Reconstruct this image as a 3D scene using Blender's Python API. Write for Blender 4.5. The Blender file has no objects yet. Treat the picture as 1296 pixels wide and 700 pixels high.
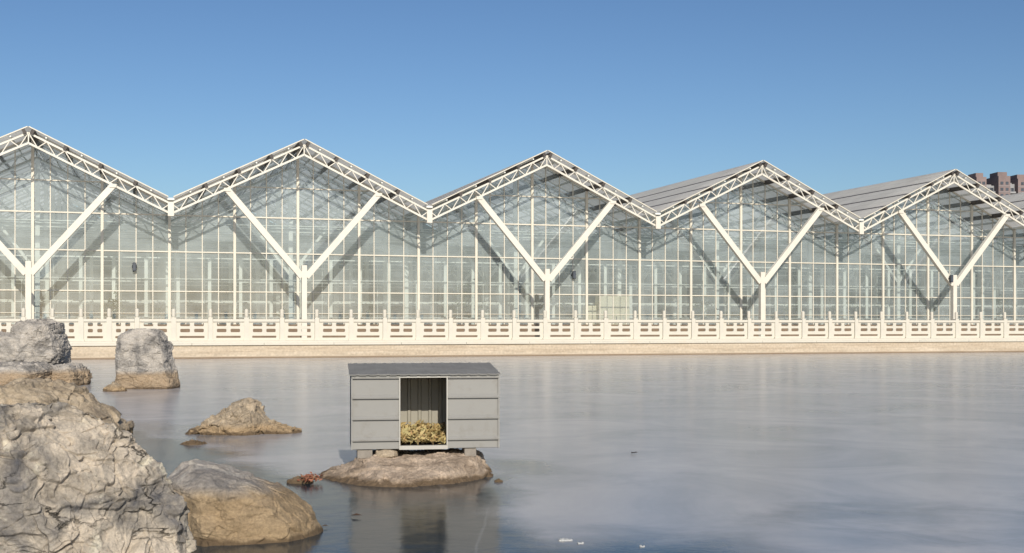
import bpy, bmesh, math, random
import numpy as np
from mathutils import Vector, Matrix

random.seed(7)
R = math.radians
scene = bpy.context.scene
COL = scene.collection
F, CX, HY, EYE = 1520.0, 648.0, 412.0, 1.5        # lens in photo pixels, horizon row, eye height above the ice

# ------------------------------------------------------------------ helpers
def tag(o, label=None, cat=None, group=None, kind=None):
    if label: o['label'] = label
    if cat: o['category'] = cat
    if group: o['group'] = group
    if kind: o['kind'] = kind
    return o

def empty(name, loc=(0, 0, 0), rz=0.0, parent=None):
    o = bpy.data.objects.new(name, None); COL.objects.link(o)
    o.location = loc; o.rotation_euler = (0, 0, rz); o.empty_display_size = .3
    if parent: o.parent = parent
    return o

class MB:
    """collects boxes, bars and faces, builds one mesh object"""
    def __init__(s): s.v = []; s.f = []
    def add(s, vs, fs):
        b = len(s.v); s.v += [tuple(v) for v in vs]; s.f += [tuple(b + i for i in f) for f in fs]; return s
    def box(s, x0, x1, y0, y1, z0, z1):
        return s.add([(x0,y0,z0),(x1,y0,z0),(x1,y1,z0),(x0,y1,z0),(x0,y0,z1),(x1,y0,z1),(x1,y1,z1),(x0,y1,z1)],
                     [(0,3,2,1),(4,5,6,7),(0,1,5,4),(1,2,6,5),(2,3,7,6),(3,0,4,7)])
    def bar(s, a, b, w, h, up=(0, 1, 0)):
        """rectangular bar a->b; w across (perp to up), h along up"""
        a = Vector(a); b = Vector(b); d = (b - a).normalized(); u = Vector(up)
        u = (u - d * u.dot(d)).normalized(); r = d.cross(u)
        r *= w / 2; u *= h / 2
        vs = [a - r - u, a + r - u, a + r + u, a - r + u, b - r - u, b + r - u, b + r + u, b - r + u]
        return s.add(vs, [(0,3,2,1),(4,5,6,7),(0,1,5,4),(1,2,6,5),(2,3,7,6),(3,0,4,7)])
    def tube(s, a, b, r0, r1=None, n=10):
        r1 = r0 if r1 is None else r1
        a = Vector(a); b = Vector(b); d = (b - a).normalized()
        u = d.orthogonal().normalized(); w = d.cross(u)
        vs = []
        for p, r in ((a, r0), (b, r1)):
            for i in range(n):
                t = 2 * math.pi * i / n
                vs.append(p + (u * math.cos(t) + w * math.sin(t)) * r)
        fs = [(i, (i + 1) % n, n + (i + 1) % n, n + i) for i in range(n)]
        fs += [tuple(range(n))[::-1], tuple(range(n, 2 * n))]
        return s.add(vs, fs)
    def build(s, name, mat, parent=None, smooth=False, bevel=0, loc=None):
        me = bpy.data.meshes.new(name); me.from_pydata([tuple(v) for v in s.v], [], s.f); me.update()
        bm = bmesh.new(); bm.from_mesh(me); bmesh.ops.recalc_face_normals(bm, faces=bm.faces)
        if bevel:
            bmesh.ops.bevel(bm, geom=[e for e in bm.edges if e.calc_face_angle(0) > .5], offset=bevel, segments=2, affect='EDGES', profile=.6)
        bm.to_mesh(me); bm.free()
        if mat: me.materials.append(mat)
        if smooth: me.polygons.foreach_set('use_smooth', [True] * len(me.polygons))
        o = bpy.data.objects.new(name, me); COL.objects.link(o)
        if parent: o.parent = parent
        if loc: o.location = loc
        return o

def copy_tree(o, parent=None):
    c = o.copy(); COL.objects.link(c); c.parent = parent if parent else o.parent
    for ch in list(o.children): copy_tree(ch, c)
    return c

def px(x, Y): return (x - CX) / F * Y
def pz(y, Y): return EYE - (y - HY) / F * Y
def ground(x, y, z=0.0):
    Y = F * (EYE - z) / (y - HY); return px(x, Y), Y

# ------------------------------------------------------------------ numpy noise
def _h(ix, iy, iz, s):
    n = (ix.astype(np.int64) * 73856093) ^ (iy.astype(np.int64) * 19349663) ^ (iz.astype(np.int64) * 83492791) ^ (s * 2654435761)
    n = (n ^ (n >> 13)) * 1274126177 & 0xffffffff
    n = (n ^ (n >> 16)) * 2246822519 & 0xffffffff
    return ((n ^ (n >> 15)) & 0xffffff) / float(0xffffff)
def noise(P, s=0):
    i = np.floor(P); f = P - i; i = i.astype(np.int64); f = f * f * f * (f * (f * 6 - 15) + 10)
    out = 0
    for dx in (0, 1):
        wx = f[:, 0] if dx else 1 - f[:, 0]
        for dy in (0, 1):
            wy = f[:, 1] if dy else 1 - f[:, 1]
            for dz in (0, 1):
                wz = f[:, 2] if dz else 1 - f[:, 2]
                out = out + wx * wy * wz * _h(i[:, 0] + dx, i[:, 1] + dy, i[:, 2] + dz, s)
    return out * 2 - 1
def fbm(P, o=4, s=0, g=.5):
    a = 1.; t = 0; n = 0
    for k in range(o):
        t = t + a * noise(P * 2.03 ** k + 17.3 * k, s + k); n += a; a *= g
    return t / n
def voro(P, s=0):
    gv = np.zeros((len(P), 3)); i = np.floor(P).astype(np.int64); f1 = np.full(len(P), 9.); f2 = np.full(len(P), 9.); idv = np.zeros(len(P))
    for dx in (-1, 0, 1):
        for dy in (-1, 0, 1):
            for dz in (-1, 0, 1):
                c = [i[:, 0] + dx, i[:, 1] + dy, i[:, 2] + dz]
                q = np.stack([c[k] + _h(*c, s + 11 + k) for k in range(3)], 1)
                d = np.linalg.norm(q - P, axis=1); cid = _h(*c, s + 31)
                m = d < f1
                f2 = np.where(m, f1, np.minimum(f2, d)); idv = np.where(m, cid, idv); gv = np.where(m[:, None], P - q, gv); f1 = np.where(m, d, f1)
    a = np.stack([np.modf(idv * k)[0] for k in (173.1, 791.7, 377.3)], 1) * 2 - 1
    return f1, f2, idv - .5 + (a * gv).sum(1) * 1.1

# ------------------------------------------------------------------ materials
def mat(name):
    m = bpy.data.materials.new(name); m.use_nodes = True; m.node_tree.nodes.clear()
    return m, m.node_tree.nodes, m.node_tree.links
def N(nt, t, **kw):
    n = nt.new(t)
    for k, v in kw.items():
        if k in n.inputs.keys(): n.inputs[k].default_value = v
        else: setattr(n, k, v)
    return n
def ramp(nt, stops):
    r = nt.new('ShaderNodeValToRGB'); e = r.color_ramp.elements
    while len(e) < len(stops): e.new(.5)
    for el, (p, c) in zip(e, stops):
        el.position = p; el.color = (c, c, c, 1) if isinstance(c, (int, float)) else (*c, 1)
    return r
def plain(name, c, rough=.5, var=.12, scale=3., metallic=0., bump=0., bscale=40., spec=.5, dirt=None, dscale=1.5):
    m, n, l = mat(name)
    out = N(n, 'ShaderNodeOutputMaterial'); b = N(n, 'ShaderNodeBsdfPrincipled', Roughness=rough, Metallic=metallic)
    b.inputs['Specular IOR Level'].default_value = spec
    tc = N(n, 'ShaderNodeTexCoord'); no = N(n, 'ShaderNodeTexNoise', Scale=scale, Detail=6., Roughness=.65)
    l.new(tc.outputs['Object'], no.inputs['Vector'])
    r = ramp(n, [(.3, tuple(x * (1 - var) for x in c)), (.7, tuple(min(1, x * (1 + var)) for x in c))])
    l.new(no.outputs['Fac'], r.inputs[0]); cur = r.outputs[0]
    if dirt:
        n2 = N(n, 'ShaderNodeTexNoise', Scale=dscale, Detail=8., Roughness=.7); l.new(tc.outputs['Object'], n2.inputs['Vector'])
        r2 = ramp(n, [(.52, 0.), (.75, .6)]); l.new(n2.outputs['Fac'], r2.inputs[0])
        mx = N(n, 'ShaderNodeMixRGB'); l.new(r2.outputs[0], mx.inputs[0]); l.new(cur, mx.inputs[1]); mx.inputs[2].default_value = (*dirt, 1); cur = mx.outputs[0]
    l.new(cur, b.inputs['Base Color'])
    if bump:
        n3 = N(n, 'ShaderNodeTexNoise', Scale=bscale, Detail=5.); l.new(tc.outputs['Object'], n3.inputs['Vector'])
        bp = N(n, 'ShaderNodeBump', Strength=bump, Distance=.02); l.new(n3.outputs['Fac'], bp.inputs['Height']); l.new(bp.outputs[0], b.inputs['Normal'])
    l.new(b.outputs[0], out.inputs[0])
    return m

WHITE = plain('white_painted_steel', (.69, .655, .575), .45, .04, 1.2, dirt=(.55, .48, .40), dscale=.9)
FRAME = plain('cream_frame_metal', (.65, .61, .52), .45, .06, 2.)
INWHITE = plain('interior_white_steel', (.76, .77, .73), .5, .06, 2.)
MARBLE = plain('white_marble', (.59, .56, .485), .6, .07, 1.1, bump=.15, bscale=30, dirt=(.52, .44, .34), dscale=1.1)
DARK = plain('dark_brown_strip', (.06, .05, .045), .6, .2, 4.)
LAMPM = plain('dark_lamp_metal', (.03, .035, .045), .5, .2, 8.)
SHADE = plain('shade_cloth', (.72, .74, .70), .9, .1, 1.5)
DOORM = plain('cream_door_panel', (.70, .64, .49), .6, .06, 2.)
CONC = plain('concrete_block', (.25, .225, .195), .9, .2, 12., bump=.5, bscale=60)
SIDING = plain('grey_painted_sheet', (.265, .262, .25), .5, .05, 3., spec=.35, dirt=(.17, .155, .13), dscale=6.)
SHROOF = plain('dark_grey_sheet', (.21, .208, .20), .8, .15, 5., spec=.1, dirt=(.22, .21, .2), dscale=3.)
TRIM = plain('pale_trim', (.42, .41, .375), .5, .08, 5.)
INSH = plain('cream_inner_sheet', (.29, .275, .23), .55, .08, 3., dirt=(.36, .31, .22), dscale=3.)
BRICKR = plain('hazed_red_cladding', (.22, .17, .165), .9, .2, .12)  # red lifted towards grey, distance haze mixed into the colour
BGREY = plain('pale_grey_render', (.31, .315, .33), .9, .12, .1)  # also paled, far haze put into the base colour
BWIN = plain('dark_window_glass', (.06, .07, .09), .25, .4, .3)

def glass_mat():
    m, n, l = mat('dusty_glass')
    out = N(n, 'ShaderNodeOutputMaterial')
    tc = N(n, 'ShaderNodeTexCoord'); 
    # per pane value
    mp = N(n, 'ShaderNodeMapping'); mp.inputs['Scale'].default_value = (1 / .8, 0, 1 / 1.93); l.new(tc.outputs['Object'], mp.inputs[0])
    fl = N(n, 'ShaderNodeVectorMath', operation='FLOOR'); l.new(mp.outputs[0], fl.inputs[0])
    wn = N(n, 'ShaderNodeTexWhiteNoise', noise_dimensions='3D'); l.new(fl.outputs[0], wn.inputs['Vector'])
    no = N(n, 'ShaderNodeTexNoise', Scale=.55, Detail=7., Roughness=.6, Distortion=.6); l.new(tc.outputs['Object'], no.inputs['Vector'])
    mp2 = N(n, 'ShaderNodeMapping'); mp2.inputs['Scale'].default_value = (.35, 1, 2.6); l.new(tc.outputs['Object'], mp2.inputs[0])
    no2 = N(n, 'ShaderNodeTexNoise', Scale=1.3, Detail=5., Roughness=.6); l.new(mp2.outputs[0], no2.inputs['Vector'])
    a = N(n, 'ShaderNodeMath', operation='MULTIPLY_ADD'); l.new(wn.outputs['Value'], a.inputs[0]); a.inputs[1].default_value = .12; 
    b = N(n, 'ShaderNodeMath', operation='MULTIPLY_ADD'); l.new(no.outputs['Fac'], b.inputs[0]); b.inputs[1].default_value = .34; b.inputs[2].default_value = DUST
    c = N(n, 'ShaderNodeMath', operation='MULTIPLY_ADD'); l.new(no2.outputs['Fac'], c.inputs[0]); c.inputs[1].default_value = .22; l.new(b.outputs[0], c.inputs[2])
    l.new(c.outputs[0], a.inputs[2])
    tr = N(n, 'ShaderNodeBsdfTransparent'); tr.inputs[0].default_value = (.86, .91, .915, 1)
    df = N(n, 'ShaderNodeBsdfDiffuse'); df.inputs[0].default_value = (.56, .645, .675, 1)
    mx = N(n, 'ShaderNodeMixShader'); l.new(a.outputs[0], mx.inputs[0]); l.new(tr.outputs[0], mx.inputs[1]); l.new(df.outputs[0], mx.inputs[2])
    gl = N(n, 'ShaderNodeBsdfGlossy', Roughness=.04); gl.inputs[0].default_value = (.9, .95, 1, 1)
    bp = N(n, 'ShaderNodeBump', Strength=.03, Distance=.02); l.new(no.outputs['Fac'], bp.inputs['Height']); l.new(bp.outputs[0], gl.inputs['Normal'])
    fr = N(n, 'ShaderNodeFresnel', IOR=1.85)
    m2 = N(n, 'ShaderNodeMixShader'); l.new(fr.outputs[0], m2.inputs[0]); l.new(mx.outputs[0], m2.inputs[1]); l.new(gl.outputs[0], m2.inputs[2])
    l.new(m2.outputs[0], out.inputs[0])
    return m
DUST = -.09
GLASS = glass_mat()

def roof_mat():
    m, n, l = mat('translucent_roof_panel')
    out = N(n, 'ShaderNodeOutputMaterial'); tc = N(n, 'ShaderNodeTexCoord')
    mp = N(n, 'ShaderNodeMapping'); l.new(tc.outputs['Object'], mp.inputs[0]); mp.inputs['Rotation'].default_value = (0, 0, R(90))
    br = N(n, 'ShaderNodeTexBrick', Scale=1.); br.offset = 0.; br.inputs['Brick Width'].default_value = 2.0; br.inputs['Row Height'].default_value = .8
    br.inputs['Mortar Size'].default_value = .025; br.inputs['Color1'].default_value = (.85, .82, .76, 1); br.inputs['Color2'].default_value = (.9, .87, .81, 1)
    br.inputs['Mortar'].default_value = (.55, .53, .50, 1); l.new(mp.outputs[0], br.inputs['Vector'])
    no = N(n, 'ShaderNodeTexNoise', Scale=.6, Detail=6.); l.new(tc.outputs['Object'], no.inputs['Vector'])
    r = ramp(n, [(.3, .88), (.7, 1.05)]); l.new(no.outputs['Fac'], r.inputs[0])
    mul = N(n, 'ShaderNodeMixRGB', blend_type='MULTIPLY', Fac=1.); l.new(br.outputs[0], mul.inputs[1]); l.new(r.outputs[0], mul.inputs[2])
    b = N(n, 'ShaderNodeBsdfPrincipled', Roughness=.6); l.new(mul.outputs[0], b.inputs['Base Color'])
    t = N(n, 'ShaderNodeBsdfTranslucent'); t.inputs[0].default_value = (.95, .95, .9, 1)
    mx = N(n, 'ShaderNodeMixShader', Fac=.4); l.new(b.outputs[0], mx.inputs[1]); l.new(t.outputs[0], mx.inputs[2]); l.new(mx.outputs[0], out.inputs[0])
    return m
ROOF = roof_mat()

def rock_mat(name, light, mid, dark, tan, tan_z=.25, tan_soft=.1, wet=True, scale=1., strata=6., bump=.6, veins=.5, crack=True, rift=.25, patch=2.2):
    m, n, l = mat(name)
    out = N(n, 'ShaderNodeOutputMaterial'); b = N(n, 'ShaderNodeBsdfPrincipled', Roughness=.9); b.inputs['Specular IOR Level'].default_value = .25
    g = N(n, 'ShaderNodeNewGeometry'); P = g.outputs['Position']
    n1 = N(n, 'ShaderNodeTexNoise', Scale=patch * scale, Detail=9., Roughness=.62, Distortion=.7); l.new(P, n1.inputs['Vector'])
    c1 = ramp(n, [(.36, dark), (.47, mid), (.57, light)]); l.new(n1.outputs['Fac'], c1.inputs[0]); cur = c1.outputs[0]
    # strata streaks
    mp = N(n, 'ShaderNodeMapping'); mp.inputs['Scale'].default_value = (1, 1, strata); mp.inputs['Rotation'].default_value = (0, R(14), 0); l.new(P, mp.inputs[0])
    n2 = N(n, 'ShaderNodeTexNoise', Scale=2.6 * scale, Detail=7., Roughness=.7, Distortion=.4); l.new(mp.outputs[0], n2.inputs['Vector'])
    r2 = ramp(n, [(.35, .62), (.55, 1.), (.7, 1.22)]); l.new(n2.outputs['Fac'], r2.inputs[0])
    mul = N(n, 'ShaderNodeMixRGB', blend_type='MULTIPLY', Fac=.8); l.new(cur, mul.inputs[1]); l.new(r2.outputs[0], mul.inputs[2]); cur = mul.outputs[0]
    # pale scars
    n3 = N(n, 'ShaderNodeTexNoise', Scale=4. * scale, Detail=5., Roughness=.65, Distortion=.5); l.new(P, n3.inputs['Vector'])
    r3 = ramp(n, [(.60, 0.), (.68, veins)]); l.new(n3.outputs['Fac'], r3.inputs[0])
    mx = N(n, 'ShaderNodeMixRGB'); l.new(r3.outputs[0], mx.inputs[0]); l.new(cur, mx.inputs[1]); mx.inputs[2].default_value = (*[min(.75, x * 1.35) for x in light], 1); cur = mx.outputs[0]
    # grain
    n4 = N(n, 'ShaderNodeTexNoise', Scale=38. * scale, Detail=4., Roughness=.7); l.new(P, n4.inputs['Vector'])
    r4 = ramp(n, [(.3, .72), (.7, 1.22)]); l.new(n4.outputs['Fac'], r4.inputs[0])
    m4 = N(n, 'ShaderNodeMixRGB', blend_type='MULTIPLY', Fac=.8); l.new(cur, m4.inputs[1]); l.new(r4.outputs[0], m4.inputs[2]); cur = m4.outputs[0]
    # water-stain band by height
    sx = N(n, 'ShaderNodeSeparateXYZ'); l.new(P, sx.inputs[0])
    ad = N(n, 'ShaderNodeMath', operation='MULTIPLY_ADD'); l.new(n1.outputs['Fac'], ad.inputs[0]); ad.inputs[1].default_value = -.18; l.new(sx.outputs['Z'], ad.inputs[2])
    mr = N(n, 'ShaderNodeMapRange'); l.new(ad.outputs[0], mr.inputs[0])
    mr.inputs['From Min'].default_value = tan_z - .09; mr.inputs['From Max'].default_value = tan_z - .09 - tan_soft; mr.inputs['To Min'].default_value = 0; mr.inputs['To Max'].default_value = .85
    m5 = N(n, 'ShaderNodeMixRGB'); l.new(mr.outputs[0], m5.inputs[0]); l.new(cur, m5.inputs[1])
    tm = N(n, 'ShaderNodeMixRGB', blend_type='MULTIPLY', Fac=1.); tm.inputs[1].default_value = (*tan, 1); l.new(r4.outputs[0], tm.inputs[2])
    tm2 = N(n, 'ShaderNodeMixRGB', blend_type='MULTIPLY', Fac=.7); l.new(tm.outputs[0], tm2.inputs[1]); l.new(r2.outputs[0], tm2.inputs[2])
    l.new(tm2.outputs[0], m5.inputs[2]); cur = m5.outputs[0]
    if wet:
        w = N(n, 'ShaderNodeMapRange'); l.new(ad.outputs[0], w.inputs[0]); w.inputs['From Min'].default_value = -.035; w.inputs['From Max'].default_value = -.06; w.inputs['To Max'].default_value = .75
        m6 = N(n, 'ShaderNodeMixRGB'); l.new(w.outputs[0], m6.inputs[0]); l.new(cur, m6.inputs[1]); m6.inputs[2].default_value = (.075, .05, .03, 1); cur = m6.outputs[0]
    l.new(cur, b.inputs['Base Color'])
    # bump
    n5 = N(n, 'ShaderNodeTexNoise', Scale=9. * scale, Detail=12., Roughness=.78, Distortion=.3); l.new(P, n5.inputs['Vector'])
    vo = N(n, 'ShaderNodeTexVoronoi', Scale=5. * scale, feature='DISTANCE_TO_EDGE'); 
    wv = N(n, 'ShaderNodeMixRGB', Fac=.25); l.new(P, wv.inputs[1]); l.new(n1.outputs['Color'], wv.inputs[2]); l.new(wv.outputs[0], vo.inputs['Vector'])
    rv = ramp(n, [(0., 0.), (.03, 1.)]); l.new(vo.outputs[0], rv.inputs[0])
    bp = N(n, 'ShaderNodeBump', Strength=bump, Distance=.05 / scale); l.new(n5.outputs['Fac'], bp.inputs['Height'])
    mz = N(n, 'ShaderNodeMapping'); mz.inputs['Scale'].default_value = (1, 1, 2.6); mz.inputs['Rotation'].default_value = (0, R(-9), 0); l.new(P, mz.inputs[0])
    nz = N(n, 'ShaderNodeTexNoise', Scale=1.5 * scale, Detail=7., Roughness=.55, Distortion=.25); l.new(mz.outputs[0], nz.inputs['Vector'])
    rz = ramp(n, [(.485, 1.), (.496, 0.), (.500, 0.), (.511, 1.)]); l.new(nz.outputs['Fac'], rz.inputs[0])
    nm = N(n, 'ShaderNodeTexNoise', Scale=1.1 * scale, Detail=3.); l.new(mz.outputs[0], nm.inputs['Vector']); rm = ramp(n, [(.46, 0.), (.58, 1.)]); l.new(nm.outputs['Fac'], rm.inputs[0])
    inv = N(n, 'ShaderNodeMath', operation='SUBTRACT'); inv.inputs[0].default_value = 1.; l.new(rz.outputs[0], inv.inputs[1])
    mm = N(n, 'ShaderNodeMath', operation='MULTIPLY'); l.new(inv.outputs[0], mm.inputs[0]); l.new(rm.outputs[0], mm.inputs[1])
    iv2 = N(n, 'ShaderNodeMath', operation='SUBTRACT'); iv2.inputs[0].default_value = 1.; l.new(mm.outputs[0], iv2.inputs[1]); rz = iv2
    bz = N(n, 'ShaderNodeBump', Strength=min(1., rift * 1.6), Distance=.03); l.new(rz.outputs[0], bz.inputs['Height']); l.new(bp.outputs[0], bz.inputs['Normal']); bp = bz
    dk = N(n, 'ShaderNodeMixRGB', blend_type='MULTIPLY', Fac=rift); l.new(cur, dk.inputs[1]); l.new(rz.outputs[0], dk.inputs[2]); l.new(dk.outputs[0], b.inputs['Base Color'])  # rift lines also darkened in the base colour: painted shade inside the fissures
    bp2 = N(n, 'ShaderNodeBump', Strength=.16 if crack else 0., Distance=.02 / scale); l.new(n2.outputs['Fac'], bp2.inputs['Height']); l.new(bp.outputs[0], bp2.inputs['Normal'])
    l.new(bp2.outputs[0], b.inputs['Normal'])
    l.new(b.outputs[0], out.inputs[0])
    return m
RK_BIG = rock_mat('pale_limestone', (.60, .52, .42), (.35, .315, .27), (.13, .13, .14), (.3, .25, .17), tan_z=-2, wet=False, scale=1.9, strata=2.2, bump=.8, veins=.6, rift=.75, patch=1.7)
RK_BOULDER = rock_mat('brown_boulder_stone', (.40, .37, .33), (.31, .28, .25), (.22, .205, .19), (.33, .235, .13), tan_z=.40, tan_soft=.10, scale=1.4, strata=5., veins=.15)
RK_TAN = rock_mat('tan_lake_stone', (.46, .38, .28), (.39, .315, .225), (.27, .22, .165), (.37, .265, .155), tan_z=.17, tan_soft=.08, scale=1.6, strata=3., veins=.2, bump=.9)
RK_PLAT = rock_mat('pinkish_tan_stone', (.50, .40, .31), (.42, .33, .25), (.30, .235, .175), (.37, .27, .17), tan_z=.07, tan_soft=.05, scale=1.6, strata=2., veins=.3, bump=.9)
RK_GREY = rock_mat('grey_lake_stone', (.50, .46, .41), (.37, .345, .315), (.20, .19, .18), (.37, .27, .17), tan_z=.44, tan_soft=.12, scale=1.1, strata=2.5, veins=.3, bump=.9)

def ice_mat():
    m, n, l = mat('lake_ice')
    out = N(n, 'ShaderNodeOutputMaterial'); g = N(n, 'ShaderNodeNewGeometry'); P = g.outputs['Position']
    at = N(n, 'ShaderNodeAttribute', attribute_name='clear')
    n1 = N(n, 'ShaderNodeTexNoise', Scale=1.3, Detail=8., Roughness=.62, Distortion=.4); l.new(P, n1.inputs['Vector'])
    ad = N(n, 'ShaderNodeMath', operation='MULTIPLY_ADD'); l.new(n1.outputs['Fac'], ad.inputs[0]); ad.inputs[1].default_value = .55; l.new(at.outputs['Fac'], ad.inputs[2])
    mr = N(n, 'ShaderNodeMapRange'); l.new(ad.outputs[0], mr.inputs[0]); mr.interpolation_type = 'SMOOTHSTEP'
    mr.inputs['From Min'].default_value = .55; mr.inputs['From Max'].default_value = 1.05
    k = mr.outputs[0]
    # frosted ice
    n2 = N(n, 'ShaderNodeTexNoise', Scale=.45, Detail=9., Roughness=.6, Distortion=.8); l.new(P, n2.inputs['Vector'])
    cf = ramp(n, [(.3, (.27, .275, .29)), (.5, (.39, .38, .385)), (.7, (.53, .50, .485))]); l.new(n2.outputs['Fac'], cf.inputs[0])
    n3 = N(n, 'ShaderNodeTexNoise', Scale=16., Detail=6., Roughness=.7); l.new(P, n3.inputs['Vector'])
    # small white frost flecks
    fl = ramp(n, [(.66, 0.), (.74, .6)]); l.new(n3.outputs['Fac'], fl.inputs[0])
    mk = N(n, 'ShaderNodeMixRGB'); l.new(fl.outputs[0], mk.inputs[0]); l.new(cf.outputs[0], mk.inputs[1]); mk.inputs[2].default_value = (.5, .5, .5, 1)
    # clear dark ice
    cc = ramp(n, [(.3, (.012, .024, .034)), (.7, (.04, .055, .065))]); l.new(n1.outputs['Fac'], cc.inputs[0])
    fl2 = N(n, 'ShaderNodeMixRGB'); 
    fr2 = ramp(n, [(.67, 0.), (.75, .45)]); l.new(n3.outputs['Fac'], fr2.inputs[0]); l.new(fr2.outputs[0], fl2.inputs[0]); l.new(cc.outputs[0], fl2.inputs[1]); fl2.inputs[2].default_value = (.5, .55, .6, 1)
    mc = N(n, 'ShaderNodeMixRGB'); l.new(k, mc.inputs[0]); l.new(mk.outputs[0], mc.inputs[1]); l.new(fl2.outputs[0], mc.inputs[2])
    # cracks
    wn = N(n, 'ShaderNodeTexNoise', Scale=.8, Detail=6.); l.new(P, wn.inputs['Vector'])
    wx = N(n, 'ShaderNodeMixRGB', Fac=.12); l.new(P, wx.inputs[1]); l.new(wn.outputs['Color'], wx.inputs[2])
    vo = N(n, 'ShaderNodeTexVoronoi', Scale=.33, feature='DISTANCE_TO_EDGE'); l.new(wx.outputs[0], vo.inputs['Vector'])
    rc = ramp(n, [(0., .18), (.003, 0.)]); l.new(vo.outputs[0], rc.inputs[0])
    mcr = N(n, 'ShaderNodeMixRGB'); l.new(rc.outputs[0], mcr.inputs[0]); l.new(mc.outputs[0], mcr.inputs[1]); mcr.inputs[2].default_value = (.42, .44, .46, 1)
    b = N(n, 'ShaderNodeBsdfPrincipled', IOR=1.33); l.new(mcr.outputs[0], b.inputs['Base Color'])
    rr = N(n, 'ShaderNodeMapRange'); l.new(k, rr.inputs[0]); rr.inputs['To Min'].default_value = .20; rr.inputs['To Max'].default_value = .12
    ra = N(n, 'ShaderNodeMath', operation='MULTIPLY_ADD'); l.new(n2.outputs['Fac'], ra.inputs[0]); ra.inputs[1].default_value = .12
    rs = N(n, 'ShaderNodeMath', operation='SUBTRACT'); l.new(rr.outputs[0], rs.inputs[0]); rs.inputs[1].default_value = .05; l.new(rs.outputs[0], ra.inputs[2])
    mxr = N(n, 'ShaderNodeMath', operation='MAXIMUM'); l.new(ra.outputs[0], mxr.inputs[0]); mxr.inputs[1].default_value = .08
    l.new(mxr.outputs[0], b.inputs['Roughness'])
    n4 = N(n, 'ShaderNodeTexNoise', Scale=3.5, Detail=7., Roughness=.6); l.new(P, n4.inputs['Vector'])
    bs = N(n, 'ShaderNodeMapRange'); l.new(k, bs.inputs[0]); bs.inputs['To Min'].default_value = .03; bs.inputs['To Max'].default_value = .16
    bp = N(n, 'ShaderNodeBump', Distance=.03); l.new(bs.outputs[0], bp.inputs['Strength']); l.new(n4.outputs['Fac'], bp.inputs['Height']); l.new(bp.outputs[0], b.inputs['Normal'])
    l.new(b.outputs[0], out.inputs[0])
    return m
ICE = ice_mat()

def wall_mat():
    m, n, l = mat('quay_stone')
    out = N(n, 'ShaderNodeOutputMaterial'); tc = N(n, 'ShaderNodeTexCoord'); b = N(n, 'ShaderNodeBsdfPrincipled', Roughness=.9)
    mp = N(n, 'ShaderNodeMapping'); mp.inputs['Scale'].default_value = (.35, 1, 6); l.new(tc.outputs['Object'], mp.inputs[0])
    no = N(n, 'ShaderNodeTexNoise', Scale=1.5, Detail=8., Roughness=.7); l.new(mp.outputs[0], no.inputs['Vector'])
    r = ramp(n, [(.3, (.40, .32, .235)), (.5, (.50, .42, .32)), (.7, (.58, .50, .40))]); l.new(no.outputs['Fac'], r.inputs[0])
    n2 = N(n, 'ShaderNodeTexNoise', Scale=9., Detail=5.); l.new(tc.outputs['Object'], n2.inputs['Vector'])
    r2 = ramp(n, [(.3, .8), (.7, 1.15)]); l.new(n2.outputs['Fac'], r2.inputs[0])
    mu = N(n, 'ShaderNodeMixRGB', blend_type='MULTIPLY', Fac=.8); l.new(r.outputs[0], mu.inputs[1]); l.new(r2.outputs[0], mu.inputs[2])
    sx = N(n, 'ShaderNodeSeparateXYZ'); l.new(tc.outputs['Object'], sx.inputs[0])
    ad = N(n, 'ShaderNodeMath', operation='MULTIPLY_ADD'); l.new(n2.outputs['Fac'], ad.inputs[0]); ad.inputs[1].default_value = -.05; l.new(sx.outputs['Z'], ad.inputs[2])
    mr = N(n, 'ShaderNodeMapRange'); l.new(ad.outputs[0], mr.inputs[0]); mr.inputs['From Min'].default_value = .07; mr.inputs['From Max'].default_value = .03; mr.inputs['To Max'].default_value = .75
    mx = N(n, 'ShaderNodeMixRGB'); l.new(mr.outputs[0], mx.inputs[0]); l.new(mu.outputs[0], mx.inputs[1]); mx.inputs[2].default_value = (.15, .10, .06, 1)
    l.new(mx.outputs[0], b.inputs['Base Color']); bp = N(n, 'ShaderNodeBump', Strength=.5, Distance=.04); l.new(n2.outputs['Fac'], bp.inputs['Height']); l.new(bp.outputs[0], b.inputs['Normal'])
    l.new(b.outputs[0], out.inputs[0]); return m
QUAY = wall_mat()
BASEW = plain('brown_base_stone', (.20, .145, .10), .85, .2, 2.)
PAVE = plain('paving_ground', (.36, .33, .28), .9, .15, .5, bump=.3)

def leaf_mat(name, cols):
    m, n, l = mat(name)
    out = N(n, 'ShaderNodeOutputMaterial'); b = N(n, 'ShaderNodeBsdfPrincipled', Roughness=.75)
    a = N(n, 'ShaderNodeAttribute', attribute_name='tone'); k = len(cols)
    r = ramp(n, [(i / (k - 1), c) for i, c in enumerate(cols)]); l.new(a.outputs['Fac'], r.inputs[0]); l.new(r.outputs[0], b.inputs['Base Color']); l.new(b.outputs[0], out.inputs[0])
    return m
STRAW = leaf_mat('dry_straw_leaves', [(.14, .09, .035), (.38, .28, .11), (.50, .40, .19), (.33, .29, .13), (.52, .33, .16)])
REDL = leaf_mat('red_dry_leaves', [(.20, .06, .03), (.30, .12, .07), (.32, .22, .13)])
GREENL = leaf_mat('greenhouse_leaves', [(.04, .06, .035), (.07, .10, .05), (.12, .12, .07)])
DRYL = leaf_mat('dry_brown_leaves', [(.20, .13, .09), (.30, .21, .14), (.36, .27, .2)])

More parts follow.
